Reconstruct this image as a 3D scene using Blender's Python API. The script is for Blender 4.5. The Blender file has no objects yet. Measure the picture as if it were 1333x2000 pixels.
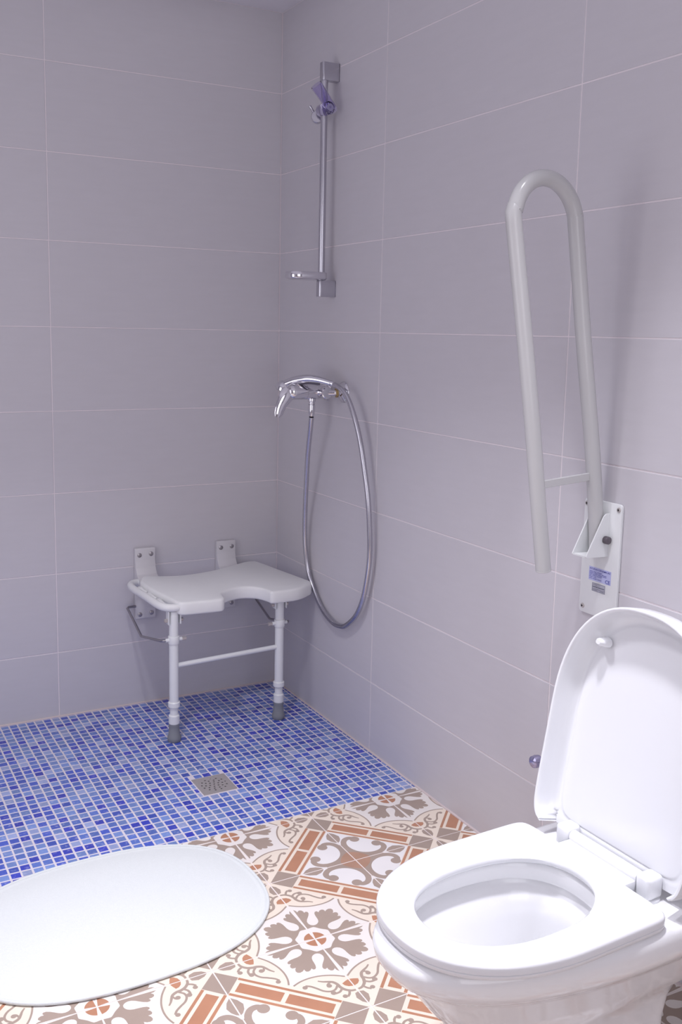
import bpy, bmesh, math, random
from mathutils import Vector, Matrix, geometry
rnd = random.Random(7)
sc = bpy.context.scene
COL = sc.collection

# ------------------------------------------------------------------ camera
F_PX, CX, CY = 1905.8, -31.8, -70.2
YAW, PITCH, ROLL = 0.4935, -0.1477, 0.0183
CAM = Vector((-1.6894, -3.5454, 1.4534))
cyw, syw, cp, sp = math.cos(YAW), math.sin(YAW), math.cos(PITCH), math.sin(PITCH)
c_f = Vector((syw*cp, cyw*cp, sp)); c_r = Vector((cyw, -syw, 0)); c_u = c_r.cross(c_f)
c_r, c_u = c_r*math.cos(ROLL) + c_u*math.sin(ROLL), c_u*math.cos(ROLL) - c_r*math.sin(ROLL)
cd = bpy.data.cameras.new('camera'); cam = bpy.data.objects.new('camera', cd); COL.objects.link(cam)
cam.matrix_world = Matrix(((c_r.x, c_u.x, -c_f.x, CAM.x), (c_r.y, c_u.y, -c_f.y, CAM.y),
                           (c_r.z, c_u.z, -c_f.z, CAM.z), (0, 0, 0, 1)))
cd.sensor_fit = 'VERTICAL'; cd.sensor_height = 36; cd.sensor_width = 24
cd.lens = F_PX/2000*36
cd.shift_x = -CX/2000; cd.shift_y = CY/2000
cd.clip_start = .02
sc.camera = cam

# ------------------------------------------------------------------ light, exposure
vs = sc.view_settings
vs.view_transform = 'Standard'; vs.look = 'None'; vs.gamma = 1; vs.use_curve_mapping = False
vs.exposure = 0.14
w = bpy.data.worlds.new('world'); sc.world = w; w.use_nodes = True
w.node_tree.nodes['Background'].inputs[0].default_value = (.6, .6, .7, 1)
w.node_tree.nodes['Background'].inputs[1].default_value = .05

def disk_light(name, loc, power, size, color=(.94, .935, 1.0), spread=math.pi):
    l = bpy.data.lights.new(name, 'AREA'); l.shape = 'DISK'; l.size = size; l.energy = power; l.color = color
    l.spread = spread
    o = bpy.data.objects.new(name, l); o.location = loc; COL.objects.link(o); return o
def rect_light(name, loc, rot, power, sx, sy, color=(.94, .935, 1.0)):
    l = bpy.data.lights.new(name, 'AREA'); l.shape = 'RECTANGLE'; l.size = sx; l.size_y = sy; l.energy = power; l.color = color
    o = bpy.data.objects.new(name, l); o.location = loc; o.rotation_euler = rot; COL.objects.link(o); return o
disk_light('ceiling_downlight', (-1.22, -1.50, 2.63), 10, .22, spread=math.radians(86))      # recessed spot over the mat
disk_light('ceiling_downlight', (-.60, -2.26, 2.63), 5.2, .16, spread=math.radians(66))       # recessed spot over the toilet
rect_light('overhead_fill', (-1.25, -2.1, 2.63), (0, 0, 0), 3.2, 2.3, 4.0)                     # added broad ambient fill under the ceiling, no fixture there
rect_light('rear_fill', (-1.15, -4.2, 1.5), (math.pi/2, 0, 0), 14, 1.2, 1.8)           # made-up soft fill behind the camera, the wall has no opening
rect_light('left_fill', (-2.45, -1.5, 1.35), (math.pi/2, 0, -math.pi/2), 10, 1.2, 1.6)   # side fill added in front of the solid left wall

# ------------------------------------------------------------------ materials
def mat(name, color, rough=.4, metal=0., noise=None, bump=None, spec=.5, coat=0., trans=0., ior=1.45):
    """noise=(scale, amount, stretch xyz) varies the colour; bump=(scale, strength)"""
    m = bpy.data.materials.new(name); m.use_nodes = True
    nt = m.node_tree; b = nt.nodes['Principled BSDF']
    b.inputs['Base Color'].default_value = (*color, 1)
    b.inputs['Roughness'].default_value = rough; b.inputs['Metallic'].default_value = metal
    b.inputs['Specular IOR Level'].default_value = spec
    b.inputs['Coat Weight'].default_value = coat
    b.inputs['Transmission Weight'].default_value = trans; b.inputs['IOR'].default_value = ior
    tc = nt.nodes.new('ShaderNodeTexCoord')
    if noise:
        mp = nt.nodes.new('ShaderNodeMapping'); mp.inputs['Scale'].default_value = noise[2] if len(noise) > 2 else (1, 1, 1)
        n = nt.nodes.new('ShaderNodeTexNoise'); n.inputs['Scale'].default_value = noise[0]; n.inputs['Detail'].default_value = 4
        mx = nt.nodes.new('ShaderNodeMix'); mx.data_type = 'RGBA'
        a = noise[1]
        mx.inputs['A'].default_value = (*[min(1, c*(1-a)) for c in color], 1)
        mx.inputs['B'].default_value = (*[min(1, c*(1+a)) for c in color], 1)
        nt.links.new(tc.outputs['Object'], mp.inputs[0]); nt.links.new(mp.outputs[0], n.inputs['Vector'])
        nt.links.new(n.outputs['Fac'], mx.inputs['Factor']); nt.links.new(mx.outputs['Result'], b.inputs['Base Color'])
    if bump:
        n = nt.nodes.new('ShaderNodeTexNoise'); n.inputs['Scale'].default_value = bump[0]; n.inputs['Detail'].default_value = 3
        bp = nt.nodes.new('ShaderNodeBump'); bp.inputs['Strength'].default_value = bump[1]; bp.inputs['Distance'].default_value = .002
        nt.links.new(tc.outputs['Object'], n.inputs['Vector']); nt.links.new(n.outputs['Fac'], bp.inputs['Height'])
        nt.links.new(bp.outputs[0], b.inputs['Normal'])
    return m

M = {}
M['wall_tile'] = mat('grey_wall_tile', (.60, .578, .615), .38, noise=(9, .03, (1, 1, 6)), bump=(60, .04))
M['wall_grout'] = mat('wall_grout', (.82, .755, .785), .8, noise=(4, .08))
M['ceiling'] = mat('ceiling_paint', (.72, .70, .76), .8, noise=(3, .02))
M['paint'] = mat('wall_paint', (.62, .60, .64), .7, noise=(3, .03))
M['floor_grout'] = mat('floor_grout', (.78, .70, .68), .8, noise=(30, .08))
M['caulk'] = mat('sealant_bead', (.62, .53, .53), .5, noise=(12, .12))
M['cream'] = mat('tile_cream', (.78, .68, .58), .35, noise=(7, .10))
M['white_ground'] = mat('tile_white_ground', (.78, .75, .75), .35, noise=(8, .06))
M['flower_ground'] = mat('tile_flower_ground', (.77, .72, .69), .35, noise=(7, .08))
M['taupe'] = mat('tile_taupe', (.365, .285, .24), .35, noise=(9, .14))
M['terracotta'] = mat('tile_terracotta', (.45, .22, .135), .35, noise=(10, .22))
M['rust'] = mat('tile_rust_blend', (.40, .235, .165), .35, noise=(14, .20))
M['ceramic'] = mat('white_ceramic', (.86, .86, .88), .08, noise=(2, .01), coat=.4)
M['plastic'] = mat('white_gloss_plastic', (.80, .805, .835), .16, noise=(2, .01))
M['seat_plastic'] = mat('white_matt_plastic', (.80, .80, .80), .42, noise=(30, .02), bump=(400, .15))
M['powder_white'] = mat('white_powder_coat', (.76, .77, .78), .3, noise=(12, .02))
M['rail_white'] = mat('cream_white_rail_coat', (.53, .525, .53), .22, noise=(6, .02))
M['chrome'] = mat('chrome', (.72, .71, .75), .09, 1, noise=(20, .03))
M['satin_chrome'] = mat('satin_chrome', (.55, .54, .59), .22, 1, noise=(20, .05))
M['steel'] = mat('brushed_steel', (.52, .48, .47), .45, .55, noise=(60, .08, (1, 8, 1)))
M['wire'] = mat('steel_wire', (.40, .38, .40), .3, 1, noise=(20, .05))
M['brass'] = mat('brass_nut', (.45, .32, .14), .3, 1, noise=(20, .05))
M['dark_screw'] = mat('dark_screw_steel', (.16, .14, .16), .4, .8, noise=(90, .2))
M['rubber'] = mat('grey_rubber', (.23, .24, .265), .6, noise=(40, .1))
M['black'] = mat('black_gap', (.015, .014, .016), .7, noise=(40, .1))
M['dark_line'] = mat('dark_seam', (.10, .09, .12), .4, noise=(40, .1))
M['purple'] = mat('clear_purple_plastic', (.80, .76, .95), .05, trans=1., ior=1.2, noise=(20, .04))
M['violet_knob'] = mat('violet_chrome_knob', (.42, .40, .58), .15, .8, noise=(60, .1))
M['mat_cloth'] = mat('bath_mat_cloth', (.70, .725, .73), .95, noise=(260, .04), bump=(700, .5), spec=.1)
M['sticker_blue'] = mat('sticker_pale_blue', (.50, .52, .78), .4, noise=(30, .03))
M['sticker_grey'] = mat('sticker_grey', (.45, .45, .52), .4, noise=(30, .03))
M['ink_blue'] = mat('ink_blue', (.06, .06, .33), .5, noise=(30, .03))
M['ink_grey'] = mat('ink_grey', (.09, .09, .14), .5, noise=(30, .03))
M['bracket'] = mat('bracket_plastic', (.66, .64, .66), .45, noise=(30, .02))
M['water'] = mat('bowl_water', (.93, .95, .97), .02, trans=.9, ior=1.33, noise=(5, .01))

def mosaic_mat():
    m = bpy.data.materials.new('blue_glass_mosaic'); m.use_nodes = True
    nt = m.node_tree; b = nt.nodes['Principled BSDF']
    at = nt.nodes.new('ShaderNodeAttribute'); at.attribute_name = 'tint'
    tc = nt.nodes.new('ShaderNodeNewGeometry')
    n = nt.nodes.new('ShaderNodeTexNoise'); n.inputs['Scale'].default_value = 75; n.inputs['Detail'].default_value = 4
    r = nt.nodes.new('ShaderNodeValToRGB'); r.color_ramp.elements[0].position = .56; r.color_ramp.elements[1].position = .82
    r.color_ramp.elements[0].color = (0, 0, 0, 1); r.color_ramp.elements[1].color = (.5, .5, .5, 1)
    mx = nt.nodes.new('ShaderNodeMix'); mx.data_type = 'RGBA'; mx.inputs['B'].default_value = (.62, .64, .86, 1)
    nt.links.new(tc.outputs['Position'], n.inputs['Vector']); nt.links.new(n.outputs['Fac'], r.inputs[0])
    nt.links.new(r.outputs[0], mx.inputs['Factor']); nt.links.new(at.outputs['Color'], mx.inputs['A'])
    nt.links.new(mx.outputs['Result'], b.inputs['Base Color'])
    b.inputs['Roughness'].default_value = .22
    return m
M['mosaic'] = mosaic_mat()

# ------------------------------------------------------------------ object helpers
ORG = {}
def thing(name, label, cat, loc, group=None):
    o = bpy.data.objects.new(name, None); o.empty_display_size = .05; o.location = loc; COL.objects.link(o)
    o['label'] = label; o['category'] = cat
    if group: o['group'] = group
    ORG[o] = Vector(loc); return o
def obj(name, bm, m, parent=None, smooth=40, loc=None, label=None):
    """bm holds world coordinates; it becomes one mesh object whose origin is the thing's base"""
    L = ORG[parent] if parent else Vector(loc or (0, 0, 0))
    bmesh.ops.translate(bm, verts=bm.verts, vec=-L)
    me = bpy.data.meshes.new(name); bm.to_mesh(me); bm.free()
    for x in (m if isinstance(m, (list, tuple)) else [m]): me.materials.append(x)
    if smooth:
        me.polygons.foreach_set('use_smooth', [True]*len(me.polygons)); me.set_sharp_from_angle(angle=math.radians(smooth))
    o = bpy.data.objects.new(name, me); COL.objects.link(o)
    if parent: o.parent = parent
    else: o.location = L
    if label: o['label'] = label
    ORG[o] = L; return o
def struct(name, bm, m, smooth=0, loc=None):
    o = obj(name, bm, m, smooth=smooth, loc=loc); o['kind'] = 'structure'; return o
def place(name, me, parent, world_loc, rotz=0, scale=None):
    o = bpy.data.objects.new(name, me); COL.objects.link(o); o.parent = parent
    o.location = Vector(world_loc) - ORG[parent]; o.rotation_euler = (0, 0, rotz)
    if scale: o.scale = scale
    return o

def box(x0, x1, y0, y1, z0, z1, bev=0, seg=2, bm=None):
    t = bmesh.new()
    bmesh.ops.create_cube(t, size=1)
    for v in t.verts: v.co = Vector(((x0+x1)/2 + v.co.x*(x1-x0), (y0+y1)/2 + v.co.y*(y1-y0), (z0+z1)/2 + v.co.z*(z1-z0)))
    if bev: bmesh.ops.bevel(t, geom=t.edges[:], offset=bev, segments=seg, affect='EDGES', profile=.5)
    return merge(bm, t)
def merge(bm, t):
    if bm is None: return t
    me = bpy.data.meshes.new('tmp'); t.to_mesh(me); t.free(); bm.from_mesh(me); bpy.data.meshes.remove(me); return bm
def catmull(P, k=8):
    P = [Vector(p) for p in P]; out = []
    for i in range(len(P)-1):
        p0, p1, p2, p3 = P[max(i-1, 0)], P[i], P[i+1], P[min(i+2, len(P)-1)]
        for j in range(k):
            t = j/k
            out.append(.5*((2*p1) + (p2-p0)*t + (2*p0-5*p1+4*p2-p3)*t*t + (3*p1-p0-3*p2+p3)*t**3))
    out.append(P[-1]); return out
def loft(rings, cap=True, bm=None, closed=True):
    bm = bm or bmesh.new(); vr = [[bm.verts.new(p) for p in r] for r in rings]
    n = len(rings[0])
    for a, b in zip(vr, vr[1:]):
        for i in range(n if closed else n-1):
            j = (i+1) % n
            bm.faces.new((a[i], a[j], b[j], b[i]))
    if cap:
        bm.faces.new(list(reversed(vr[0]))); bm.faces.new(vr[-1])
    return bm
def tube(P, r, n=14, bm=None, cap=True, aspect=1.0, ref=None):
    P = [Vector(p) for p in P]
    R = r if isinstance(r, (list, tuple)) else [r]*len(P)
    T = [(P[min(i+1, len(P)-1)] - P[max(i-1, 0)]).normalized() for i in range(len(P))]
    u = Vector(ref) if ref else (Vector((0, 0, 1)) if abs(T[0].z) < .9 else Vector((1, 0, 0)))
    u = (u - T[0]*u.dot(T[0])).normalized(); rings = []
    for p, t, rr in zip(P, T, R):
        u = (u - t*u.dot(t)).normalized(); v = t.cross(u)
        rings.append([p + u*math.cos(2*math.pi*k/n)*rr*aspect + v*math.sin(2*math.pi*k/n)*rr for k in range(n)])
    return loft(rings, cap, bm)
def cyl(a, b, r, n=20, bm=None, r2=None, bev=0.):
    a, b = Vector(a), Vector(b); r2 = r if r2 is None else r2
    if bev:
        d = (b-a).normalized()
        return tube([a, a+d*bev*.3, a+d*bev, b-d*bev, b-d*bev*.3, b], [r-bev, r-bev*.3, r, r2, r2-bev*.3, r2-bev], n, bm)
    return tube([a, b], [r, r2], n, bm)
def lathe(o, axis, prof, n=24, bm=None):
    """prof = [(distance along axis, radius)]"""
    o, axis = Vector(o), Vector(axis).normalized()
    return tube([o + axis*d for d, _ in prof], [max(q, 1e-4) for _, q in prof], n, bm) if len(set(d for d, _ in prof)) == len(prof) \
        else _lathe(o, axis, prof, n, bm)
def _lathe(o, axis, prof, n, bm):
    u = Vector((0, 0, 1)) if abs(axis.z) < .9 else Vector((1, 0, 0))
    u = (u - axis*u.dot(axis)).normalized(); v = axis.cross(u)
    return loft([[o + axis*d + (u*math.cos(2*math.pi*k/n) + v*math.sin(2*math.pi*k/n))*max(q, 1e-4) for k in range(n)] for d, q in prof], True, bm)
def prism(poly, vec, bm=None, bev=0, seg=2):
    t = bmesh.new(); vec = Vector(vec)
    a = [t.verts.new(Vector(p)) for p in poly]; b = [t.verts.new(Vector(p)+vec) for p in poly]
    n = len(poly)
    t.faces.new(a[::-1]); t.faces.new(b)
    for i in range(n): t.faces.new((a[i], a[(i+1) % n], b[(i+1) % n], b[i]))
    bmesh.ops.recalc_face_normals(t, faces=t.faces)
    if bev: bmesh.ops.bevel(t, geom=[e for e in t.edges], offset=bev, segments=seg, affect='EDGES', profile=.5)
    return merge(bm, t)
def round_poly(P, r, k=4):
    """2D polygon with rounded corners; r scalar or list"""
    out = []; n = len(P)
    for i in range(n):
        a, b, c = Vector(P[i-1]), Vector(P[i]), Vector(P[(i+1) % n]); rr = r[i] if isinstance(r, (list, tuple)) else r
        d1, d2 = (a-b), (c-b); q = min(rr, d1.length*.45, d2.length*.45)
        p1, p2 = b + d1.normalized()*q, b + d2.normalized()*q
        for j in range(k+1):
            t = j/k; out.append(tuple(p1*(1-t)**2 + b*2*t*(1-t) + p2*t*t))
    return out
def inset(P, d):
    n = len(P); out = []
    area = sum(P[i][0]*P[(i+1) % n][1] - P[(i+1) % n][0]*P[i][1] for i in range(n)); s = 1 if area > 0 else -1
    for i in range(n):
        a, b, c = Vector(P[i-1]), Vector(P[i]), Vector(P[(i+1) % n])
        e1, e2 = (b-a), (c-b)
        nn = Vector((-e1.y, e1.x)).normalized() + Vector((-e2.y, e2.x)).normalized()
        nn = nn.normalized() if nn.length > 1e-9 else Vector((0, 0))
        out.append(tuple(b + nn*d*s))
    return out

# ------------------------------------------------------------------ room shell
X0, Y0, ZC = -2.5, -4.25, 2.645
T = .008                                    # tile thickness; tile faces lie on x=0 and y=0
FLOOR = struct('floor', box(X0-.1, .12, Y0-.1, .12, -.10, -.0007), M['floor_grout'])
CEIL = struct('ceiling', box(X0-.1, .12, Y0-.1, .12, ZC, ZC+.1), M['ceiling'])
WB = struct('wall_back', box(X0-.1, .12, .0015, .12, -.1, ZC+.05), M['wall_grout'])
WR = struct('wall_right', box(.0015, .12, Y0-.1, .0015, -.1, ZC+.05), M['wall_grout'])
struct('wall_left', box(X0-.1, X0, Y0-.1, .0, -.1, ZC+.05), M['paint'])
struct('wall_front', box(X0, .0, Y0-.1, Y0, -.1, ZC+.05), M['paint'])
struct('trim_1', tube([(X0, -.0015, .0005), (0, -.0015, .0005)], .0045, 8), M['caulk'], 60)
struct('trim_2', tube([(-.0015, Y0, .0005), (-.0015, 0, .0005)], .0045, 8), M['caulk'], 60)

G = .0032                                   # wall grout gap
zl = [2.645] + [2.35 - .3*k for k in range(8)] + [0.]
def wall_tile_mesh(w_, h_):
    b = bmesh.new(); c = .0012
    v = [b.verts.new((sx*w_/2, 0, sz*h_/2)) for sx, sz in ((-1, -1), (1, -1), (1, 1), (-1, 1))]
    q = [b.verts.new((sx*(w_/2-c), -.0015, sz*(h_/2-c))) for sx, sz in ((-1, -1), (1, -1), (1, 1), (-1, 1))]
    b.faces.new(q)
    for i in range(4): b.faces.new((v[i], v[(i+1) % 4], q[(i+1) % 4], q[i]))
    bmesh.ops.recalc_face_normals(b, faces=b.faces)
    me = bpy.data.meshes.new('wall_tile'); b.to_mesh(me); b.free(); me.materials.append(M['wall_tile']); return me
WT = {}
def wt(w_, h_):
    k = (round(w_, 4), round(h_, 4))
    if k not in WT: WT[k] = wall_tile_mesh(*k)
    return WT[k]
def tile_wall(parent, cuts, right):
    for a, b in zip(cuts, cuts[1:]):
        for zt, zb in zip(zl, zl[1:]):
            wd, hh = abs(a-b)-G, zt-zb-G
            m = (a+b)/2; off = rnd.uniform(-.0002, .0002)
            if right: place('wall_tile', wt(wd, hh), parent, (.0015+off, m, (zt+zb)/2), -math.pi/2)
            else: place('wall_tile', wt(wd, hh), parent, (m, .0015+off, (zt+zb)/2))
tile_wall(WB, [0, -.8976, -1.7976, X0], False)
tile_wall(WR, [0, -.7701, -1.6697, -2.5697, -3.4697, Y0], True)

# ------------------------------------------------------------------ mosaic shower floor
PX, PY = .0306, .0306
BND = -1.0735
gx = [-.0025, -.0145] ; 
while gx[-1] > X0+.03: gx.append(gx[-1]-PX)
gy = [-.0025, -.0105]
while gy[-1] > BND+PY: gy.append(gy[-1]-PY)
if gy[-1]-BND > .008: gy.append(BND)
DR = (-.6405, -.5235, -.8325, -.711)        # drain x0,x1,y0,y1
def tint(x, y):
    u = rnd.random()
    if u < .10: c = (.040, .056, .45)
    elif u < .32: c = (.058, .100, .47)
    elif u < .66: c = (.098, .165, .50)
    elif u < .92: c = (.165, .25, .55)
    else: c = (.29, .35, .60)
    j = rnd.uniform(.85, 1.15)
    return tuple(min(1, q*j) for q in c)
def mosaic_into(bm, lay, x0, x1, y0, y1, z0, col):
    c = .0011; zz = z0+.0
    v = [bm.verts.new(p) for p in ((x0, y0, -.0008), (x1, y0, -.0008), (x1, y1, -.0008), (x0, y1, -.0008))]
    q = [bm.verts.new(p) for p in ((x0+c, y0+c, zz), (x1-c, y0+c, zz), (x1-c, y1-c, zz), (x0+c, y1-c, zz))]
    fs = [bm.faces.new(q)] + [bm.faces.new((v[i], v[(i+1) % 4], q[(i+1) % 4], q[i])) for i in range(4)]
    for f in fs:
        for l in f.loops: l[lay] = (*col, 1)
def to_px(p):
    d = Vector(p)-CAM; z = d.dot(c_f); return 666.5+CX+F_PX*d.dot(c_r)/z, 1000+CY-F_PX*d.dot(c_u)/z
def under_mat(x, y):
    dx, dy = x+1.067, y+1.332; a = .027
    return (abs(dx*math.cos(a)+dy*math.sin(a))/.383)**2.5 + (abs(-dx*math.sin(a)+dy*math.cos(a))/.282)**2.5 < 1
obj('mosaic_grout', box(X0, .0, BND-.001, .0, -.003, -.0005), mat('mosaic_grout', (.66, .61, .67), .8, noise=(30, .08)), FLOOR, 0, label='pale lavender grout bed under the mosaic')
cells = []
for xa, xb in zip(gx, gx[1:]):
    for ya, yb in zip(gy, gy[1:]):
        # sheets of 10 x 10 pieces sit a hair out of line with each other
        ix, iy = int(-xa/PX)//10, int(-ya/PY)//10
        ox = ((ix*7+iy*3) % 5-2)*.00035; oy = ((ix*3+iy*5) % 5-2)*.00035
        g = .0030
        x0, x1, y0, y1 = xb+g+ox, xa-g*.6+ox, yb+g+oy, ya-g*.6+oy
        if xa > -.003: x1 = xa
        if ya > -.003: y1 = ya
        y0 = max(y0, BND+.001)
        # pieces cut round the drain
        if x1 > DR[0]-.003 and x0 < DR[1]+.003 and y1 > DR[2]-.003 and y0 < DR[3]+.003:
            if x0 < DR[0]-.0045: x1 = min(x1, DR[0]-.002)
            elif x1 > DR[1]+.0045: x0 = max(x0, DR[1]+.002)
            elif y0 < DR[2]-.0045: y1 = min(y1, DR[2]-.002)
            elif y1 > DR[3]+.0045: y0 = max(y0, DR[3]+.002)
            else: continue
        if x1-x0 < .003 or y1-y0 < .003: continue
        cells.append((x0, x1, y0, y1, rnd.uniform(-.0003, .0003), tint(xa, ya)))
def size_in_photo(c):
    x, y = (c[0]+c[1])/2, (c[2]+c[3])/2; px, py = to_px((x, y, 0))
    if not (-5 < px < 1338 and py < 2000) or under_mat(x, y): return 0
    d = (Vector((x, y, 0))-CAM); return (c[1]-c[0])*(c[3]-c[2])/d.length**3*1e6
cells.sort(key=size_in_photo, reverse=True)
for c in cells[:300]:
    b = bmesh.new(); lay = b.loops.layers.float_color.new('tint')
    mx_, my_ = (c[0]+c[1])/2, (c[2]+c[3])/2
    mosaic_into(b, lay, c[0]-mx_, c[1]-mx_, c[2]-my_, c[3]-my_, c[4], c[5])
    me = bpy.data.meshes.new('mosaic_tile'); b.to_mesh(me); b.free(); me.materials.append(M['mosaic'])
    place('mosaic_tile', me, FLOOR, (mx_, my_, 0))
b = bmesh.new(); lay = b.loops.layers.float_color.new('tint')
for c in cells[300:]: mosaic_into(b, lay, *c)
o = obj('mosaic_tiles', b, M['mosaic'], FLOOR, smooth=0); o['kind'] = 'stuff'

# ------------------------------------------------------------------ patterned floor tiles
S, GX, GY = .2659, -.1334, -1.1038
def stroke(P, wd, k=5, taper=False):
    Q = [Vector((p[0], p[1], 0)) for p in P]; Q = catmull(Q, k) if len(P) > 2 else Q
    L, R = [], []
    for i, p in enumerate(Q):
        t = (Q[min(i+1, len(Q)-1)]-Q[max(i-1, 0)]).normalized(); nn = Vector((-t.y, t.x, 0))
        h = wd/2*(1 if not taper else (.45+.55*math.sin(math.pi*min(1, .15+.85*i/(len(Q)-1)))))
        L.append((p+nn*h)[:2]); R.append((p-nn*h)[:2])
    return L+R[::-1]
def circ(x, y, r, n=12): return [(x+r*math.cos(2*math.pi*i/n), y+r*math.sin(2*math.pi*i/n)) for i in range(n)]
def pattern():
    """polygons (points, material slot) in tile units: flower corner at (0,0), scroll corner at (1,1)"""
    CR, WH, TA, TE, RU, FG = 0, 1, 2, 3, 4, 5
    A = []
    e = .0065
    A.append(([(e, e), (1-e, e), (1-e, 1-e), (e, 1-e)], CR))
    arc_ = [(.575, e), (.515, .10), (.475, .20), (.460, .30), (.468, .39), (.492, .462)]
    a2 = [tuple(p[:2]) for p in catmull([(x, y, 0) for x, y in arc_], 4)]
    A.append(([(e, e)] + a2 + [(y, x) for x, y in a2[::-1]], FG))
    pol = lambda r, d: (r*math.cos(math.radians(d)), r*math.sin(math.radians(d)))
    A.append(([(e, e)] + [pol(.102, d) for d in range(7, 84, 7)], TE))
    half = [(.165, 0), (.168, 8), (.176, 16), (.182, 22.5), (.208, 22.5), (.213, 17.5), (.228, 13.5), (.25, 11.3), (.275, 11.2), (.305, 13), (.335, 15.6), (.37, 17.8),
            (.402, 18.6), (.424, 17.6), (.430, 15.4), (.416, 13), (.44, 12.4), (.460, 10.4), (.464, 8), (.452, 6), (.440, 5), (.468, 4.2), (.49, 2.4), (.498, 0)]
    A.append(([pol(r, d if d else 2.2) for r, d in half], TA))
    A.append(([pol(r, 90-(d if d else 2.2)) for r, d in half][::-1], TA))
    A.append(([pol(r, 45-d) for r, d in half] + [pol(r, 45+d) for r, d in half[1:-1]][::-1], TA))
    one = []
    one.append((stroke([(arc_[0][0], .012)] + arc_[1:], .017), TA))
    one.append(([(.618, e), (.628, .04), (.645, .078), (.675, .07), (.70, .045), (.712, e)], TE))
    one.append((stroke([(.765, .012), (.755, .055), (.72, .095), (.675, .115), (.635, .12), (.595, .14), (.572, .175), (.552, .215), (.525, .25)], .030, taper=True), TA))
    one.append((circ(.622, .190, .024), TA))
    one.append((stroke([(.585, .160), (.603, .195), (.625, .203)], .02), TA))
    one.append((stroke([(.65, .128), (.685, .165), (.690, .212), (.660, .262), (.605, .300), (.560, .335), (.535, .372)], .021), TA))
    one.append((circ(.553, .384, .023), TA))
    one.append((stroke([(.695, .105), (.728, .145), (.732, .19)], .022), TA)); one.append((circ(.718, .20, .025), TA))
    one.append((stroke([(.745, .065), (.785, .085), (.81, .115)], .022), TA)); one.append((circ(.796, .132, .023), TA))
    one.append(([(.79, e), (.80, .04), (.855, .058), (.915, .038), (.948, e)], TA))
    for P, m in one:
        A.append((P, m)); A.append(([(y, x) for x, y in P][::-1], m))
    # diagonal band: t along the diagonal from (1,0) to (0,1), s across it towards (1,1)
    bt = lambda t, s: (1-t+s/2, t+s/2)
    def quad(t0, t1, s0, s1, m): A.append(([bt(t0, s0), bt(t1, s0), bt(t1, s1), bt(t0, s1)], m))
    A.append(([(1-e, .02), (.985, .012), (.012, .985), (.02, 1-e), (1-e, 1-e)], CR))
    A.append(([(1-e, .362), (1-e, 1-e), (.362, 1-e)], WH))
    t1 = .176
    quad(t1, 1-t1, .012, .052, TE)
    A.append(([bt(t1, .302), bt(1-t1, .302), bt(1-.176, .352-.006), bt(.176, .352-.006)], TE))
    quad(.200, .486, .096, .262, TE); quad(.514, .800, .096, .262, TE)
    tri = [bt(.018, .018), bt(t1-.004, .012), bt(t1-.004, .338), (1-e, .030)]
    A.append((tri, TA)); A.append(([(y, x) for x, y in tri][::-1], TA))
    # scrolls round (1,1); q(u,v) measures back from that corner
    q = lambda u, v: (1-u, 1-v)
    arc = [(.27+.205*math.cos(math.radians(d)), .27+.205*math.sin(math.radians(d))) for d in range(-72, -199, -9)]
    body = [(e, e), (.335, e), (.345, .045)] + arc + [(.045, .345), (e, .335)]
    A.append(([q(*p) for p in body], TA))
    A.append(([q(e, e), q(.17, e), q(.15, .055), q(.108, .108), q(.055, .15), q(e, .17)], RU))
    for sw in (0, 1):
        f = (lambda u, v: q(v, u)) if sw else q
        A.append((stroke([f(.30, .035), f(.36, .055), f(.408, .10), f(.415, .155), f(.385, .19)], .062), TA))
        c_ = f(.372, .197); A.append((circ(c_[0], c_[1], .055, 16), TA))
        A.append(([f(.612, e), f(.565, .048), f(.50, .075), f(.44, .058), f(.40, .03), f(.385, e)], TA))
    return A
def pattern_mesh(cut=None, name='patterned_tile'):
    A = pattern(); V, Fc, slot = [], [], []
    for P, m in A:
        P = [(min(max(x, .0065), .9935), min(max(y, .0065), .9935)) for x, y in P]
        if sum(P[i-1][0]*P[i][1]-P[i][0]*P[i-1][1] for i in range(len(P))) < 0: P = P[::-1]
        Fc.append(list(range(len(V), len(V)+len(P)))); V += [Vector(p) for p in P]; slot.append(m)
    vo, eo, fo, _, _, of = geometry.delaunay_2d_cdt(V, [], Fc, 1, 1e-5)
    bm = bmesh.new(); bv = [bm.verts.new((v.x*S, v.y*S, 0)) for v in vo]
    for f, src in zip(fo, of):
        try: nf = bm.faces.new([bv[i] for i in f])
        except ValueError: continue
        nf.material_index = slot[max(src)] if src else 0
        if nf.normal.z < 0 or True:
            nf.normal_update()
            if nf.normal.z < 0: nf.normal_flip()
    if cut: cut(bm)
    # arris and sides down into the grout
    be = [e_ for e_ in bm.edges if len(e_.link_faces) == 1]
    ex = bmesh.ops.extrude_edge_only(bm, edges=be)
    nv = [g_ for g_ in ex['geom'] if isinstance(g_, bmesh.types.BMVert)]
    for v in nv: v.co.z -= .0025
    me = bpy.data.meshes.new(name); bm.to_mesh(me); bm.free()
    for k in ('cream', 'white_ground', 'taupe', 'terracotta', 'rust', 'flower_ground'): me.materials.append(M[k])
    return me
def cutter(rot, wx=None, wy=None):
    """keep local points whose rotated x is below wx / rotated y below wy"""
    def f(bm):
        R = Matrix.Rotation(-rot, 3, 'Z')
        for lim, n in ((wx, Vector((1, 0, 0))), (wy, Vector((0, 1, 0)))):
            if lim is None: continue
            bmesh.ops.bisect_plane(bm, geom=bm.verts[:]+bm.edges[:]+bm.faces[:], plane_co=R @ (n*lim), plane_no=R @ n, clear_outer=True)
    return f
full = pattern_mesh()
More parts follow.
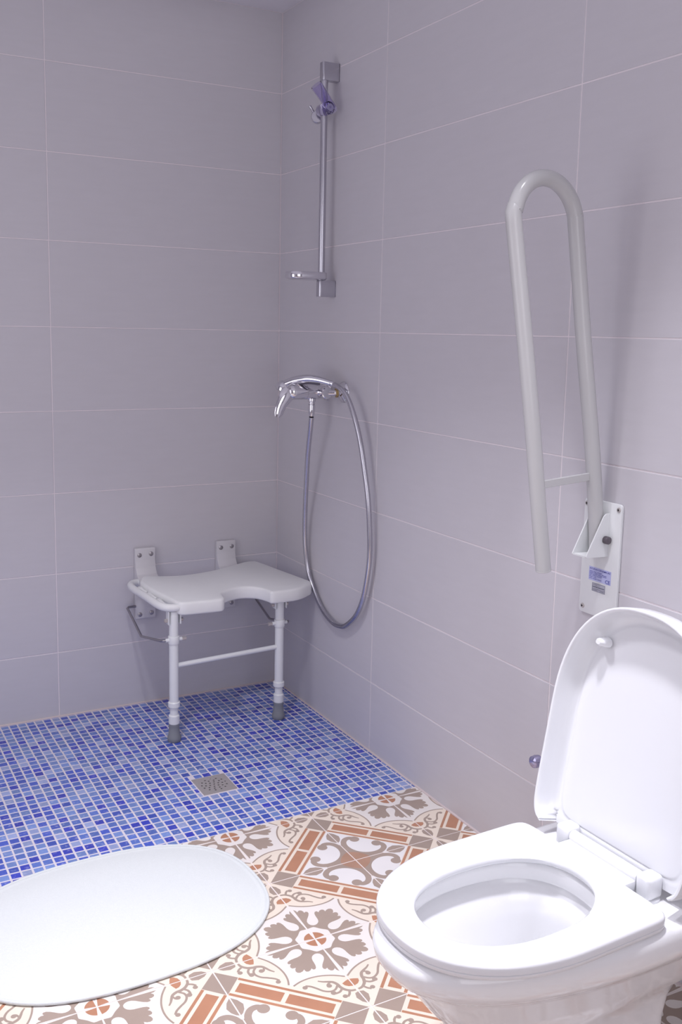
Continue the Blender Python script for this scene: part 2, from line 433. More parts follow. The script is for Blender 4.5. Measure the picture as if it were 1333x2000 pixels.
for i in range(-1, 9):
    for j in range(-1, 11):
        # cell between nodes i..i+1 (x to the left) and j..j+1 (y towards the camera)
        fi, fj = (i if i % 2 == 0 else i+1), (j if j % 2 == 0 else j+1)   # its flower node
        nx, ny = GX-S*fi, GY-S*fj
        left, near = (fi == i), (fj == j)       # tile lies to -x / to -y of its flower node
        rot = {(False, False): 0, (True, False): math.pi/2, (True, True): math.pi, (False, True): -math.pi/2}[(left, near)]
        if GX-S*(i+1) < X0: continue
        cx_ = (-.004-nx) if i == -1 else None
        cy_ = (BND-.0015-ny) if j == -1 else None
        me = full if cx_ is None and cy_ is None else pattern_mesh(cutter(rot, cx_, cy_))
        place('patterned_tile', me, FLOOR, (nx, ny, rnd.uniform(-.0002, .0002)), rot)

# ------------------------------------------------------------------ floor drain
t = thing('floor_drain', 'square steel shower drain set in the blue mosaic floor', 'drain', ((DR[0]+DR[1])/2, (DR[2]+DR[3])/2, 0))
dcx, dcy, hw, hh = (DR[0]+DR[1])/2, (DR[2]+DR[3])/2, (DR[1]-DR[0])/2-.0015, (DR[3]-DR[2])/2-.0015
holes = []
for r_, n_, ph in ((0, 1, 0), (.0155, 6, .2), (.028, 10, 0), (.0405, 13, .1)):
    for k in range(n_): holes.append((r_*math.cos(ph+2*math.pi*k/n_), r_*math.sin(ph+2*math.pi*k/n_)))
V = [Vector(p) for p in round_poly([(-hw, -hh), (hw, -hh), (hw, hh), (-hw, hh)], .003)]; Fc = [list(range(len(V)))]
for hx, hy in holes:
    Fc.append(list(range(len(V), len(V)+8))); V += [Vector(p) for p in circ(hx, hy, .0034, 8)]
vo, eo, fo, _, _, of = geometry.delaunay_2d_cdt(V, [], Fc, 1, 1e-6)
b = bmesh.new(); bv = [b.verts.new((v.x+dcx, v.y+dcy, .0008)) for v in vo]
for f, src in zip(fo, of):
    if src and max(src) == 0: b.faces.new([bv[k] for k in f])
bmesh.ops.recalc_face_normals(b, faces=b.faces)
if b.faces[:][0].normal.z < 0: bmesh.ops.reverse_faces(b, faces=b.faces)
ex = bmesh.ops.extrude_edge_only(b, edges=[e_ for e_ in b.edges if len(e_.link_faces) == 1])
for g_ in ex['geom']:
    if isinstance(g_, bmesh.types.BMVert): g_.co.z -= .0022
obj('grate', b, M['steel'], t, 0)
obj('drain_cup', box(dcx-.042, dcx+.042, dcy-.042, dcy+.042, -.0006, -.0003), M['black'], t, 0, label='dark cup below the grate holes')

# ------------------------------------------------------------------ bath mat
def mat_outline(k=1.0, off=0., n=96):
    a = .0274; cx_, cy_ = -1.0672, -1.3318; hx, hy = .3828, .2822
    out = []
    for i in range(n):
        th = 2*math.pi*i/n; c_, s_ = math.cos(th), math.sin(th)
        x = (hx+off)*math.copysign(abs(c_)**(2/2.5), c_); y = (hy+off)*math.copysign(abs(s_)**(2/2.5), s_)
        out.append((cx_+x*math.cos(a)-y*math.sin(a), cy_+x*math.sin(a)+y*math.cos(a)))
    return out
t = thing('bath_mat', 'white oval bath mat lying on the patterned tiles beside the shower', 'bath mat', (-1.067, -1.332, 0))
rings = [[(x, y, z) for x, y in mat_outline(off=d)] for d, z in ((-.004, .0005), (-.002, .0045), (-.006, .0085), (-.012, .0092), (-.016, .0078), (-.02, .0088), (-.10, .0092), (-.2, .0092))]
obj('mat_cloth', loft(rings), M['mat_cloth'], t, 60)
obj('piping', tube([(x, y, .0055) for x, y in mat_outline(off=-.001)]+[(*mat_outline(off=-.001)[0], .0055)], .0045, 8), M['mat_cloth'], t, 60)
obj('backing', loft([[(x, y, z) for x, y in mat_outline(off=.0)] for z in (.0003, .0016)]), mat('mat_backing', (.30, .27, .27), .8, noise=(50, .1)), t, 30, label='thin dark backing edge')

# ------------------------------------------------------------------ toilet
TY = -2.247
TO = thing('toilet', 'white ceramic toilet with its lid raised and its seat down', 'toilet', (-.45, TY, 0))
def dshape(xf, xb, hw_, z, n=72, dy=0., cr=.03, front=.62, p=2.25):
    """D outline: rounded front at xf (towards -x), squarer back at xb, ordered by angle"""
    out = []; L = xb-xf; xm = xf+L*front; a = xm-xf
    for i in range(n):
        th = 2*math.pi*i/n; c_, s_ = math.cos(th), math.sin(th)
        if c_ < 0:
            x = xm + a*math.copysign(abs(c_)**(2/p), c_); y = hw_*math.copysign(abs(s_)**(2/p), s_)
        else:
            pp = 16.
            x = xm + (xb-xm)*abs(c_)**(2/pp); y = hw_*math.copysign(abs(s_)**(2/pp), s_)
        out.append((x, TY+dy+y, z))
    return out
def ell(xf, xb, hw_, z, n=72, p=2.3):
    xm, a = (xf+xb)/2, (xb-xf)/2
    return [(xm+a*math.copysign(abs(math.cos(2*math.pi*i/n))**(2/p), math.cos(2*math.pi*i/n)),
             TY+hw_*math.copysign(abs(math.sin(2*math.pi*i/n))**(2/p), math.sin(2*math.pi*i/n)), z) for i in range(n)]
outer = [(-.690, -.290, .131, 0), (-.690, -.290, .131, .008), (-.685, -.295, .125, .02), (-.688, -.295, .125, .10), (-.702, -.295, .127, .17), (-.724, -.292, .135, .22),
         (-.748, -.285, .146, .250), (-.762, -.13, .153, .260), (-.780, -.06, .163, .284), (-.802, -.03, .175, .314), (-.814, -.02, .182, .332), (-.819, -.015, .186, .341), (-.832, -.013, .192, .346), (-.850, -.012, .199, .358), (-.863, -.012, .203, .376), (-.867, -.012, .2035, .394), (-.862, -.012, .201, .406), (-.848, -.013, .195, .413), (-.836, -.02, .187, .415)]
rings = [dshape(a, b_, h_, z, front=.60) for a, b_, h_, z in outer]
inner = [(-.790, -.410, .143, .4150), (-.783, -.416, .137, .411), (-.780, -.419, .135, .402), (-.780, -.419, .135, .384), (-.783, -.416, .138, .378), (-.795, -.406, .148, .377), (-.795, -.406, .148, .370), (-.785, -.412, .139, .363), (-.758, -.425, .120, .345), (-.720, -.430, .106, .310), (-.67, -.435, .088, .260), (-.62, -.44, .070, .215), (-.59, -.445, .057, .185), (-.575, -.46, .045, .165), (-.55, -.48, .03, .16)]
rings += [ell(*q_) for q_ in inner]
obj('bowl', loft(rings), M['ceramic'], TO, 50)
obj('water', loft([ell(-.618, -.442, .066, .212), ell(-.618, -.442, .066, .2125)]), M['water'], TO, 0, label='water standing in the bowl')
# seat ring
so = lambda off, z: dshape(-.848-off, -.388+off*.5, .196+off, z, front=.60)
sh = lambda off, z: ell(-.778-off, -.423+off, .1205+off, z)
def lerp_ring(t_, z):
    A_, B_ = so(0, z), sh(0, z); return [tuple(Vector(p).lerp(Vector(q_), t_)) for p, q_ in zip(A_, B_)]
rings = [so(-.010, .4165), so(-.0025, .4170), so(-.0005, .4185), so(-.0005, .4245), so(-.0025, .4255), so(-.0005, .4265), so(.000, .4375), so(-.0015, .4410), so(-.006, .4436)] + \
        [lerp_ring(t_, z) for t_, z in ((.16, .4458), (.32, .4468), (.5, .4462), (.68, .4442), (.84, .4405), (.95, .4345))] + \
        [sh(.0, .429), sh(.002, .421), sh(.006, .4165)]
b = loft(rings + [rings[0]], cap=False); bmesh.ops.remove_doubles(b, verts=b.verts, dist=1e-6); bmesh.ops.recalc_face_normals(b, faces=b.faces)
seat = obj('toilet_seat', b, M['plastic'], TO, 60)
for k, (bx, by) in enumerate(((-.80, -.05), (-.80, .05), (-.50, -.155), (-.50, .155))):
    obj('seat_buffer', box(bx-.012, bx+.012, TY+by-.008, TY+by+.008, .4135, .4175, .001), M['plastic'], seat)
obj('hinge_tab', box(-.405, -.352, TY-.088, TY+.088, .4235, .4440, .004, 2), M['plastic'], seat)
# lid
LA = math.radians(10.2); LB = Vector((-.3725, TY, .4445)); lt = Vector((math.sin(LA), 0, math.cos(LA))); ln = Vector((-math.cos(LA), 0, math.sin(LA)))
def lid_ring(off, depth, bot=.0, n=72):
    """ring in the lid's own frame, off = inward, depth = behind the rim plane"""
    out = []; L = .496; hw_ = .194-off; top = L-off; b0 = bot
    for i in range(n):
        th = 2*math.pi*i/n; c_, s_ = math.cos(th), math.sin(th); xm = .255
        if s_ > 0: u, v = hw_*math.copysign(abs(c_)**(2/2.35), c_), xm+(top-xm)*abs(s_)**(2/2.35)
        else: u, v = hw_*math.copysign(abs(c_)**(2/11), c_), xm-(xm-b0-off*.6)*abs(s_)**(2/11)
        dp = depth
        if s_ < -.30 and abs(u) < .165: dp = max(depth, .0445)
        out.append(LB + Vector((0, -1, 0))*u + lt*v - ln*dp)
    return out
rings = [lid_ring(.010, .058), lid_ring(.003, .054), lid_ring(.0, .045), lid_ring(.0, .006), lid_ring(.001, .001), lid_ring(.004, .0), lid_ring(.0065, .0015),
         lid_ring(.009, .010), lid_ring(.013, .026), lid_ring(.019, .038), lid_ring(.027, .0445), lid_ring(.034, .0462), lid_ring(.036, .0450), lid_ring(.040, .0445), lid_ring(.10, .0445), lid_ring(.17, .0445)]
lid = obj('toilet_lid', loft(rings), M['plastic'], TO, 60)
for sy in (1, -1):
    c0 = LB + Vector((0, sy*.112, 0)) + lt*.404 - ln*.040
    obj('lid_buffer', tube([c0, c0+ln*.012, c0+ln*.022, c0+ln*.026], [.015, .013, .010, .006], 14, aspect=.75), M['plastic'], lid)
# hinges
for sy in (1, -1):
    hy = TY+sy*.106
    b = box(-.366, -.325, hy-.017, hy+.017, .4185, .464, .008, 3)
    hg = obj('hinge_block', b, M['plastic'], TO)
    obj('hinge_foot', cyl((-.345, hy, .4135), (-.345, hy, .4195), .021, 20, bev=.002), M['plastic'], TO)
b = cyl((-.350, TY-.088, .4475), (-.350, TY+.088, .4475), .0125, 16, bev=.002)
hb = obj('hinge_barrel', b, M['plastic'], TO)
TO.rotation_euler = (0, 0, math.radians(2))
# cistern behind the lid
CI = obj('cistern', box(-.172, -.014, TY-.165, TY+.165, .4155, .735, .022, 4), M['ceramic'], TO, 50)
obj('cistern_lid', box(-.180, -.013, TY-.172, TY+.172, .736, .765, .010, 3), M['ceramic'], TO, 50)
obj('flush_button', cyl((-.09, TY, .764), (-.09, TY, .772), .022, 24, bev=.002), M['chrome'], TO)
# ------------------------------------------------------------------ stop valve
t = thing('stop_valve', 'small violet chrome stop valve on the wall beside the toilet lid', 'valve', (0, -1.69, .352))
obj('wall_rosette', lathe((-.001, -1.69, .352), (-1, 0, 0), [(0, .024), (.003, .0235), (.007, .014), (.008, .011)]), M['chrome'], t)
obj('valve_body', cyl((-.006, -1.69, .352), (-.040, -1.69, .352), .0095, 16, bev=.001), M['chrome'], t)
obj('knob', lathe((-.036, -1.69, .352), (-1, 0, 0), [(0, .011), (.003, .0155), (.014, .017), (.024, .0155), (.028, .010), (.029, .002)], 14), M['violet_knob'], t)
obj('outlet_pipe', tube(catmull([(-.022, -1.694, .352), (-.022, -1.72, .353), (-.03, -1.80, .370), (-.06, -1.95, .42), (-.08, -2.04, .44), (-.08, -2.062, .44)], 6), .0055, 10), M['satin_chrome'], t)

# ------------------------------------------------------------------ fold-up grab rail
RY = -1.832
GR = thing('grab_rail', 'white fold-up grab rail raised upright on its wall plate above the toilet', 'grab rail', (0, RY, .92))
pl = [(y, z) for y, z in round_poly([(-1.770, .776), (-1.8935, .776), (-1.8935, 1.062), (-1.770, 1.062)], .010)]
PLATE = obj('wall_plate', prism([(-.0006, y, z) for y, z in pl], (-.0075, 0, 0), bev=.0015), M['powder_white'], GR)
for y, z in ((-1.8845, 1.049), (-1.779, 1.049), (-1.783, .792), (-1.880, .792)):
    b = lathe((-.0080, y, z), (-1, 0, 0), [(0, .0062), (.0018, .0056), (.0026, .0035)], 14)
    sw = obj('screw', b, M['steel'], GR)
    obj('screw_socket', cyl((-.0105, y, z), (-.0110, y, z), .0026, 6), M['black'], sw, 0)
for y, wall_y in ((-1.8555, 0), (-1.8095, 0)):
    ck = [(-.008, 1.036), (-.020, 1.036), (-.028, 1.030), (-.077, .936), (-.075, .933), (-.008, .931)]
    obj('cheek_plate', prism([(x, y-.0017, z) for x, z in ck], (0, .0034, 0), bev=.0006, seg=1), M['powder_white'], GR, 30)
obj('stop_plate', prism([(-.008, -1.8535, .931), (-.077, -1.8535, .934), (-.077, -1.8115, .934), (-.008, -1.8115, .931)], (0, 0, .0035)), M['powder_white'], GR, 30)
b = cyl((-.020, -1.857, .9735), (-.020, -1.870, .9735), .0095, 12, bev=.0012)
obj('pivot_bolt', b, M['dark_screw'], GR, 35, label='dark grey pivot bolt')
h_ = [(-.0215, .9500), (-.0245, .985), (-.0395, 1.0997), (-.0576, 1.2150), (-.0994, 1.4435), (-.1409, 1.6930)]
l_ = [(-.3163, 1.6930), (-.2709, 1.4415), (-.2373, 1.2495), (-.2154, 1.1101), (-.1836, .9121)]
top = []
for k in range(1, 12):
    a = math.pi*k/12; cx_, cz_ = (-.1409-.3163)/2, 1.6930; R_ = (.3163-.1409)/2
    top.append((cx_+R_*math.cos(a)-.008*math.sin(a)*.8, cz_+R_*1.12*math.sin(a)))
path = [(x, RY, z) for x, z in catmull([(a, b_, 0) for a, b_ in h_], 4) for _ in (0,)] if 0 else None
P2 = [Vector((a, b_, 0)) for a, b_ in h_ + top + l_]
P2 = catmull(P2, 4)
TUBE = obj('rail_tube', tube([(p.x, RY, p.y) for p in P2], .0180, 20, ref=(0, 1, 0)), M['rail_white'], GR, 50)
e0, e1 = P2[-1], P2[-6]; dd = (e0-e1).normalized()
obj('end_cap', cyl((e0.x, RY, e0.y), (e0.x+dd.x*.004, RY, e0.y+dd.y*.004), .0183, 20, bev=.0015), M['rail_white'], GR)
obj('cross_bar', prism([(-.058, RY-.004, 1.115), (-.213, RY-.004, 1.1035), (-.213, RY-.004, 1.1215), (-.058, RY-.004, 1.1335)], (0, .008, 0), bev=.001, seg=1), M['rail_white'], GR, 30)
# printed stickers
def text_mesh(s, size, m, loc, parent, name, width=None):
    cu = bpy.data.curves.new(name, 'FONT'); cu.body = s; cu.size = size; cu.resolution_u = 2; cu.extrude = .00005; cu.offset = size*.012
    o_ = bpy.data.objects.new(name, cu); COL.objects.link(o_)
    dg = bpy.context.evaluated_depsgraph_get(); me = bpy.data.meshes.new_from_object(o_.evaluated_get(dg)); bpy.data.objects.remove(o_)
    xs_ = [v.co.x for v in me.vertices]; x0, x1 = min(xs_), max(xs_); k = (width/(x1-x0)) if width else 1
    # text x runs along -y of the world, text y along z, facing -x
    for v in me.vertices: v.co = Vector((-v.co.z, -(v.co.x-x0)*k, v.co.y))
    me.materials.clear(); me.materials.append(m)
    r_ = bpy.data.objects.new(name, me); COL.objects.link(r_); r_.parent = parent; r_.location = Vector(loc)-ORG[parent]; return r_
XS = -.0081
st = obj('label_sticker', box(XS-.0004, XS, -1.8725, -1.7985, .8625, .8965, .0001, 1), M['sticker_blue'], GR, 0, label='pale blue printed sticker')
xt = XS-.00055
text_mesh('AYUDAS DINAMICAS', .0062, M['ink_blue'], (xt, -1.8005, .8895), st, 'lettering', .069)
for k, (s, wd) in enumerate((('Pol. Ind. Can Salvatella', .044), ('Ayudas tecnicas y rehabilitacion', .060), ('Fabricado en Espana', .054), ('Carga maxima 120 kg', .046))[:0]): pass
b = bmesh.new()
for z, wds in ((.8850, (.012, .010, .016)), (.8818, (.014, .012, .010, .016)), (.8786, (.010, .016, .014, .012)), (.8752, (.008, .014, .016)), (.8715, (.012, .010)), (.8675, (.010, .014, .014))):
    y = -1.8005
    for q_ in wds:
        b = box(xt-.00005, xt, y-q_, y, z-.0006, z+.0006, bm=b); y -= q_+.0018
obj('small_print', b, M['ink_blue'], st, 0)
text_mesh('CE', .0125, M['ink_blue'], (xt, -1.8545, .8645), st, 'conformity_mark', .0155)
s2 = obj('serial_sticker', box(XS-.0004, XS, -1.8555, -1.8115, .8370, .8580, .0001, 1), M['sticker_grey'], GR, 0, label='small grey serial sticker')
b = bmesh.new()
for z0, z1, ya, yb in ((.8568, .8574, -1.8120, -1.8550), (.8376, .8382, -1.8120, -1.8550), (.8376, .8574, -1.8120, -1.8126), (.8376, .8574, -1.8544, -1.8550),
                       (.8532, .8540, -1.8140, -1.8280), (.8476, .8494, -1.8136, -1.8310), (.8476, .8494, -1.8325, -1.8530), (.8430, .8437, -1.8120, -1.8550), (.8400, .8409, -1.8140, -1.8290), (.8400, .8409, -1.8380, -1.8520)):
    b = box(xt-.00005, xt, yb, ya, z0, z1, bm=b)
obj('small_print', b, M['ink_grey'], s2, 0)

# ------------------------------------------------------------------ shower slide rail
BX, BY = -.052, -.448
SR = thing('shower_rail', 'chrome shower slide rail on the right wall near the corner', 'shower rail', (0, BY, 1.57))
obj('bar', cyl((BX, BY, 1.60), (BX, BY, 2.335), .0118, 20), M['satin_chrome'], SR)
for z0, z1 in ((2.300, 2.360), (1.572, 1.629)):
    pf = round_poly([(-.0005, BY-.0135), (BX-.010, BY-.0135), (BX-.0135, BY-.009), (BX-.0135, BY+.009), (BX-.010, BY+.0135), (-.0005, BY+.0135)], [.001, .004, .004, .004, .004, .001])
    obj('wall_bracket', prism([(x, y, z0) for x, y in pf], (0, 0, z1-z0), bev=.0015), M['satin_chrome'], SR, 30)
# hand-shower holder sliding on the bar
c0 = Vector((BX-.005, BY-.026, 2.203))
HO = obj('slider', lathe(c0+Vector((0, .042, 0)), (0, -1, 0), [(0, .019), (.004, .021), (.062, .0215), (.066, .0195), (.068, .0175), (.0685, .010), (.070, .009), (.071, .003)], 24), M['purple'], SR, label='clear purple slider')
obj('slider_ring', lathe(c0+Vector((0, -.0272, 0)), (0, -1, 0), [(0, .0125), (.001, .0125), (.0012, .0085), (.0015, .0085)], 24), M['violet_knob'], HO)
ax = Vector((-.70, -.10, .70)).normalized(); h0 = Vector((BX+.026, BY-.024, 2.197))
hp = [h0, h0+ax*.006, h0+ax*.105, h0+ax*.105, h0+ax*.02]
obj('holder_sleeve', _lathe(h0, ax, [(0, .013), (.004, .0165), (.108, .0205), (.1085, .0195), (.108, .0180), (.012, .0140), (.011, .002)], 24, None), M['purple'], SR, label='clear purple hand shower holder')
obj('clamp_knob', lathe((-.044, -.385, 2.187), (-.47, -.87, .05), [(0, .010), (.008, .010), (.010, .021), (.030, .0225), (.033, .020), (.034, .004)], 24), M['satin_chrome'], SR)
obj('clamp_pin', cyl((-.071, -.405, 2.203), (-.086, -.405, 2.222), .0045, 12, bev=.001), M['satin_chrome'], SR)
# soap dish clipped on the bar
dz = 1.629
do = lambda off, z: [(BX-.062+(.074+off)*math.copysign(abs(math.cos(a))**.72, math.cos(a)), BY-.004+(.046+off)*math.copysign(abs(math.sin(a))**.72, math.sin(a)), z) for a in [2*math.pi*k/48 for k in range(48)]]
SD = obj('soap_dish', loft([do(-.010, dz), do(-.002, dz+.002), do(0, dz+.006), do(0, dz+.024), do(-.002, dz+.026), do(-.004, dz+.025), do(-.005, dz+.010), do(-.012, dz+.006), do(-.03, dz+.006)]), M['chrome'], SR, 50)
obj('dish_clip', cyl((BX, BY, dz+.001), (BX, BY, dz+.0275), .0165, 20, bev=.0015), M['satin_chrome'], SR)

# ------------------------------------------------------------------ shower mixer
MZ, MX = 1.238, -.062
MI = thing('shower_mixer', 'chrome single lever shower mixer on the right wall', 'mixer tap', (0, -.47, MZ))
obj('body', lathe((MX, -.530, MZ), (0, 1, 0), [(0, .018), (.003, .0215), (.020, .0215), (.028, .019), (.040, .024), (.080, .025), (.092, .019), (.104, .0215), (.121, .0215), (.124, .018)], 28), M['chrome'], MI, 35)
for y, sg in ((-.535, -1), (-.405, 1)):
    obj('wall_rosette', lathe((-.0008, y, MZ+.002), (-1, 0, 0), [(0, .038), (.002, .0375), (.008, .030), (.014, .019), (.016, .014)], 28), M['chrome'], MI)
    obj('union_pipe', tube(catmull([(-.012, y, MZ+.002), (-.03, y, MZ+.001), (-.045, y-sg*.008, MZ), (MX-.0, y-sg*.018, MZ)], 5), .0105, 14), M['chrome'], MI)
    obj('brass_nut', cyl((-.024, y, MZ+.001), (-.033, y-sg*.002, MZ), .0165, 6, bev=.001), M['brass'], MI, 20, label='brass coloured union nut')
ca = Vector((-1, .02, .02)).normalized(); cb = Vector((MX+.004, -.470, MZ))
obj('cartridge_housing', lathe(cb, ca, [(0, .026), (.03, .027), (.060, .0275), (.0605, .0262), (.0625, .0262), (.063, .0278), (.105, .0285), (.118, .0275), (.126, .022), (.129, .010)], 28), M['chrome'], MI, 35)
lv = []
root = Vector((-.182, -.472, MZ+.006)); tip = Vector((-.232, -.476, 1.153))
for k in range(9):
    s = k/8; p = root.lerp(tip, s); p += Vector((-.005*math.sin(math.pi*s), 0, .003*math.sin(math.pi*s)))
    lv.append(p)
LV = tube(lv, [.024, .0265, .026, .0235, .021, .0195, .0185, .0165, .009], 16, aspect=.42, ref=(.25, 1, 0))
obj('lever', LV, M['chrome'], MI, 50)
ox, oy = -.095, -.4735
obj('hose_outlet', lathe((ox, oy, MZ-.022), (0, 0, -1), [(0, .015), (.010, .015), (.013, .0112), (.018, .0112), (.019, .0118), (.0215, .0118), (.022, .0110)], 18), M['chrome'], MI, 35)
obj('dark_ring', lathe((ox, oy, MZ-.0435), (0, 0, -1), [(0, .0114), (.002, .0114)], 18), M['dark_line'], MI)
# hand shower lying across the mixer, with its hose
HS = thing('hand_shower', 'chrome hand shower and grey metal hose lying across the mixer', 'hand shower', (-.12, -.50, 1.27))
a0, a1 = Vector((-.219, -.455, 1.258)), Vector((-.065, -.5705, 1.2719))
hp = catmull([(-.180, -.424, 1.262), (-.166, -.440, 1.271), (-.145, -.466, 1.281), (-.120, -.500, 1.2865), (-.095, -.533, 1.2830), (-.070, -.5665, 1.2740)], 5)
n_ = len(hp)
obj('handle', tube(hp, [.0165-.0055*(k/(n_-1))**2+.002*math.sin(math.pi*k/(n_-1)) for k in range(n_)], 18, aspect=.9), M['chrome'], HS, 50)
hn = Vector((-.45, -.25, -.40)).normalized()
obj('spray_head', lathe(Vector((-.174, -.422, 1.258)), Vector((-.40, .30, -.86)).normalized(), [(-.016, .012), (-.010, .022), (-.002, .028), (.010, .0315), (.020, .0305), (.024, .025), (.025, .004)], 26), M['chrome'], HS, 40)
obj('inlay', tube([hp[k]+Vector((-.003, -.005, -.0142)) for k in range(10, 21)], [.003, .0045]+[.0045]*7+[.0045, .003], 8), M['dark_line'], HS, label='dark recessed strip under the handle')
d_ = (hp[-1]-hp[-3]).normalized()
obj('hose_nut', cyl(hp[-1]-d_*.004, hp[-1]+d_*.016, .0108, 16, bev=.001, r2=.0095), M['chrome'], HS)
HOSE = [(-0.06, -0.6212, 1.2582), (-0.055, -0.6618, 1.2278), (-0.05, -0.703, 1.1655), (-0.045, -0.735, 1.0891), (-0.04, -0.7583, 0.9983), (-0.036, -0.7786, 0.9074), (-0.032, -0.7873, 0.8144), (-0.03, -0.7912, 0.7202), (-0.028, -0.778, 0.6405), (-0.026, -0.7466, 0.5453), (-0.024, -0.6989, 0.4732), (-0.02, -0.6255, 0.4172), (-0.018, -0.582, 0.4006), (-0.016, -0.5159, 0.3964), (-0.014, -0.4356, 0.4218), (-0.014, -0.3667, 0.4738), (-0.016, -0.3166, 0.5432), (-0.024, -0.3022, 0.6435), (-0.036, -0.3197, 0.755), (-0.055, -0.3637, 0.8947), (-0.075, -0.412, 1.0149), (-0.09, -0.4575, 1.1106), (-0.095, -0.4735, 1.150)]
hs = [tuple(hp[-1]+d_*.010)] + HOSE
hpts = catmull(hs, 14)
obj('hose', tube(hpts, [.0088+.0004*(k % 2) for k in range(len(hpts))], 12), M['satin_chrome'], HS, 70)
obj('hose_cone', tube([(ox, oy, 1.196), (ox, oy, 1.188), (ox, oy, 1.166), (ox, oy-.0005, 1.152)], [.0108, .0125, .0118, .0085], 16), M['chrome'], HS)

# ------------------------------------------------------------------ fold-down shower seat
SE = thing('shower_bench', 'white wall-mounted shower seat with two legs on the blue mosaic', 'bath seat', (-.36, -.2, 0))
sz = lambda y: .537+.055*y
bl, br0, br1, r1, r2_, fr, fr0 = (-.5967, -.0884), (-.1352, -.0407), (-.1082, -.0581), (-.0287, -.3532), (-.0375, -.3849), (-.1133, -.4252), (-.1941, -.4285)
ctrl = [(-.6269, -.147), (-.5967, -.0884), (-.545, -.103), (-.4961, -.1177), (-.4508, -.1235), (-.4058, -.1215), (-.358, -.113), (-.3113, -.1014), (-.257, -.080), (-.2031, -.056), (-.160, -.039), (-.130, -.038), (-.1082, -.0581), (-.070, -.20), (-.031, -.345), (-.0325, -.374), (-.055, -.395),
        (-.1133, -.4252), (-.1941, -.4300), (-.222, -.4250), (-.228, -.405), (-.2399, -.3742), (-.262, -.350), (-.294, -.3365), (-.328, -.338), (-.3591, -.3501), (-.385, -.366), (-.3965, -.3815), (-.402, -.405), (-.406, -.426), (-.418, -.4385), (-.440, -.4400), (-.500, -.4360), (-.550, -.4320), (-.5700, -.424), (-.5785, -.408), (-.585, -.390), (-.600, -.3211), (-.6186, -.2392)]
out = [tuple(p[:2]) for p in catmull([(x, y, 0) for x, y in ctrl + ctrl[:1]], 4)][:-1]
def sring(d, dz): return [(x, y, sz(y)+dz) for x, y in inset(out, d)]
rings = [sring(.006, -.047), sring(.002, -.045), sring(0, -.040), sring(0, -.009), sring(.0015, -.004), sring(.005, -.001), sring(.009, 0)]
b = loft(rings); bmesh.ops.recalc_face_normals(b, faces=b.faces)
bmesh.ops.triangulate(b, faces=[f for f in b.faces if len(f.verts) > 4])
obj('seat', b, M['seat_plastic'], SE, 45)
gp = [(-.575, -.085, .497), (-.606, -.055, .500), (-.637, -.072, .500), (-.647, -.105, .500), (-.648, -.15, .500), (-.640, -.265, .500), (-.630, -.360, .496), (-.614, -.398, .494), (-.585, -.412, .493), (-.545, -.405, .492)]
obj('side_grip', tube(catmull(gp, 6), .0125, 14, aspect=1.1, ref=(0, 0, 1)), M['seat_plastic'], SE, 60)
for k in range(3):
    gc = Vector((-.619+.0095*k, -.18-.078*k, .503-.004*k))
    obj('finger_grip', tube([gc+Vector((-.004, .034, 0)), gc+Vector((-.012, .026, 0)), gc+Vector((-.016, 0, 0)), gc+Vector((-.012, -.026, -.001)), gc+Vector((-.002, -.034, -.001))], [.004, .010, .013, .010, .004], 10), M['seat_plastic'], SE, 60)
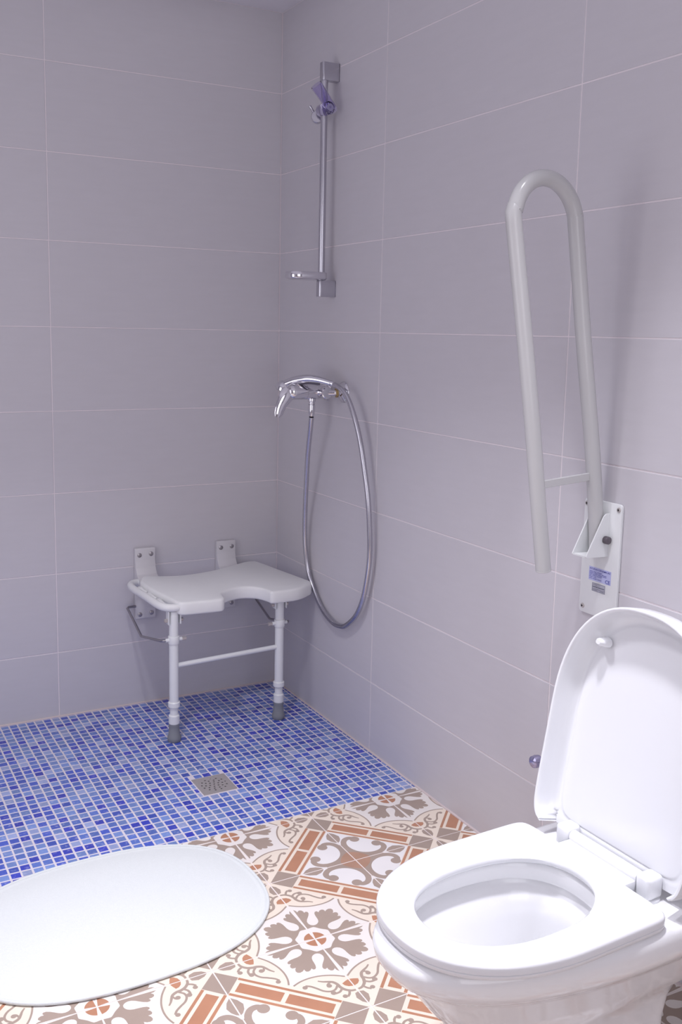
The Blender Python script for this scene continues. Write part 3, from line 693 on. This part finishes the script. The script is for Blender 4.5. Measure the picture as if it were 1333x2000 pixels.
# legs
def leg(x, y, side):
    lg = obj('leg', tube([(x, y, .098), (x, y, .140), (x, y, .1401), (x, y, .478)], [.0150, .0150, .0165, .0165], 20), M['powder_white'], SE, 35)
    obj('collar', lathe((x, y, .128), (0, 0, 1), [(0, .0195), (.002, .0212), (.017, .0212), (.020, .0185)], 20), M['powder_white'], lg, 35)
    obj('collar', lathe((x, y, .066), (0, 0, 1), [(0, .0180), (.002, .0195), (.030, .0195), (.034, .0165)], 20), M['powder_white'], lg, 35)
    obj('rubber_foot', lathe((x, y, .0005), (0, 0, 1), [(0, .0215), (.003, .0230), (.010, .0245), (.018, .0240), (.026, .0205), (.048, .0190), (.056, .0185), (.060, .0195), (.066, .0190), (.070, .0150)], 20), M['rubber'], lg, 35, label='grey rubber foot')
    for sx in (-1, 1): obj('hinge_bracket', box(x+sx*.0215-.0018, x+sx*.0215+.0018, y-.014, y+.014, .432, .480, .0006, 1), M['powder_white'], lg, 30)
    for sx in (-1, 1): obj('nut', cyl((x+sx*.023, y, .445), (x+sx*.034, y, .445), .0075, 6, bev=.001), M['steel'], lg, 20)
    # sleeve that takes the strut
    sl = cyl((x, y, .360), (x, y, .388), .0200, 18, bev=.002); sl = cyl((x-.030, y, .374), (x+.030, y, .374), .0068, 12, sl)
    obj('sleeve', sl, M['powder_white'], lg, 35)
    obj('bolt', cyl((x-side*.030, y, .374), (x-side*.046, y, .374), .0070, 6, bev=.001), M['steel'], lg, 20)
LX, RX_, LY, LYL = -.585, -.163, -.372, -.397
leg(LX, LYL, -1); leg(RX_, LY, 1)
obj('cross_bar', cyl((LX, LYL, .278), (RX_, LY, .283), .0088, 14), M['powder_white'], SE)
# struts
for x, o_, y_, z_ in ((LX, -1, LYL, .372), (RX_, 1, LY, .372)):
    xb = -.605 if o_ < 0 else -.155; xo = -.640 if o_ < 0 else -.122
    pts_ = [(xb, -.020, .398), (xo+o_*-.006, -.022, .398), (xo, -.030, .396), (xo, -.045, .391)] + [(xo, -.19, .339), (xo, -.198, .3365), (xo, -.206, .337)] + [(x+o_*.042, y_+.012, .371), (x+o_*.034, y_, .374), (x+o_*.012, y_, .374)]
    obj('strut', tube(pts_, .0048, 10), M['wire'], SE, 50)
# wall brackets
for cx_ in (-.565, -.232):
    hwb = .040
    prof = [(-.0006, .345), (-.0006, .622), (-.018, .622), (-.0205, .618), (-.0205, .575), (-.026, .548), (-.042, .524), (-.070, .512), (-.130, .505), (-.130, .492), (-.060, .494), (-.028, .482), (-.020, .465), (-.0205, .349), (-.018, .345)]
    BRK = obj('wall_bracket', prism([(cx_-hwb, y, z) for y, z in prof], (2*hwb, 0, 0), bev=.003), M['bracket'], SE, 35)
    for sx, z in ((-.023, .596), (.023, .598), (-.023, .363), (.023, .366)):
        s_ = obj('screw', lathe((cx_+sx, -.0203, z), (0, -1, 0), [(0, .0088), (.0015, .0085), (.0028, .0055)], 16), M['wire'], BRK)
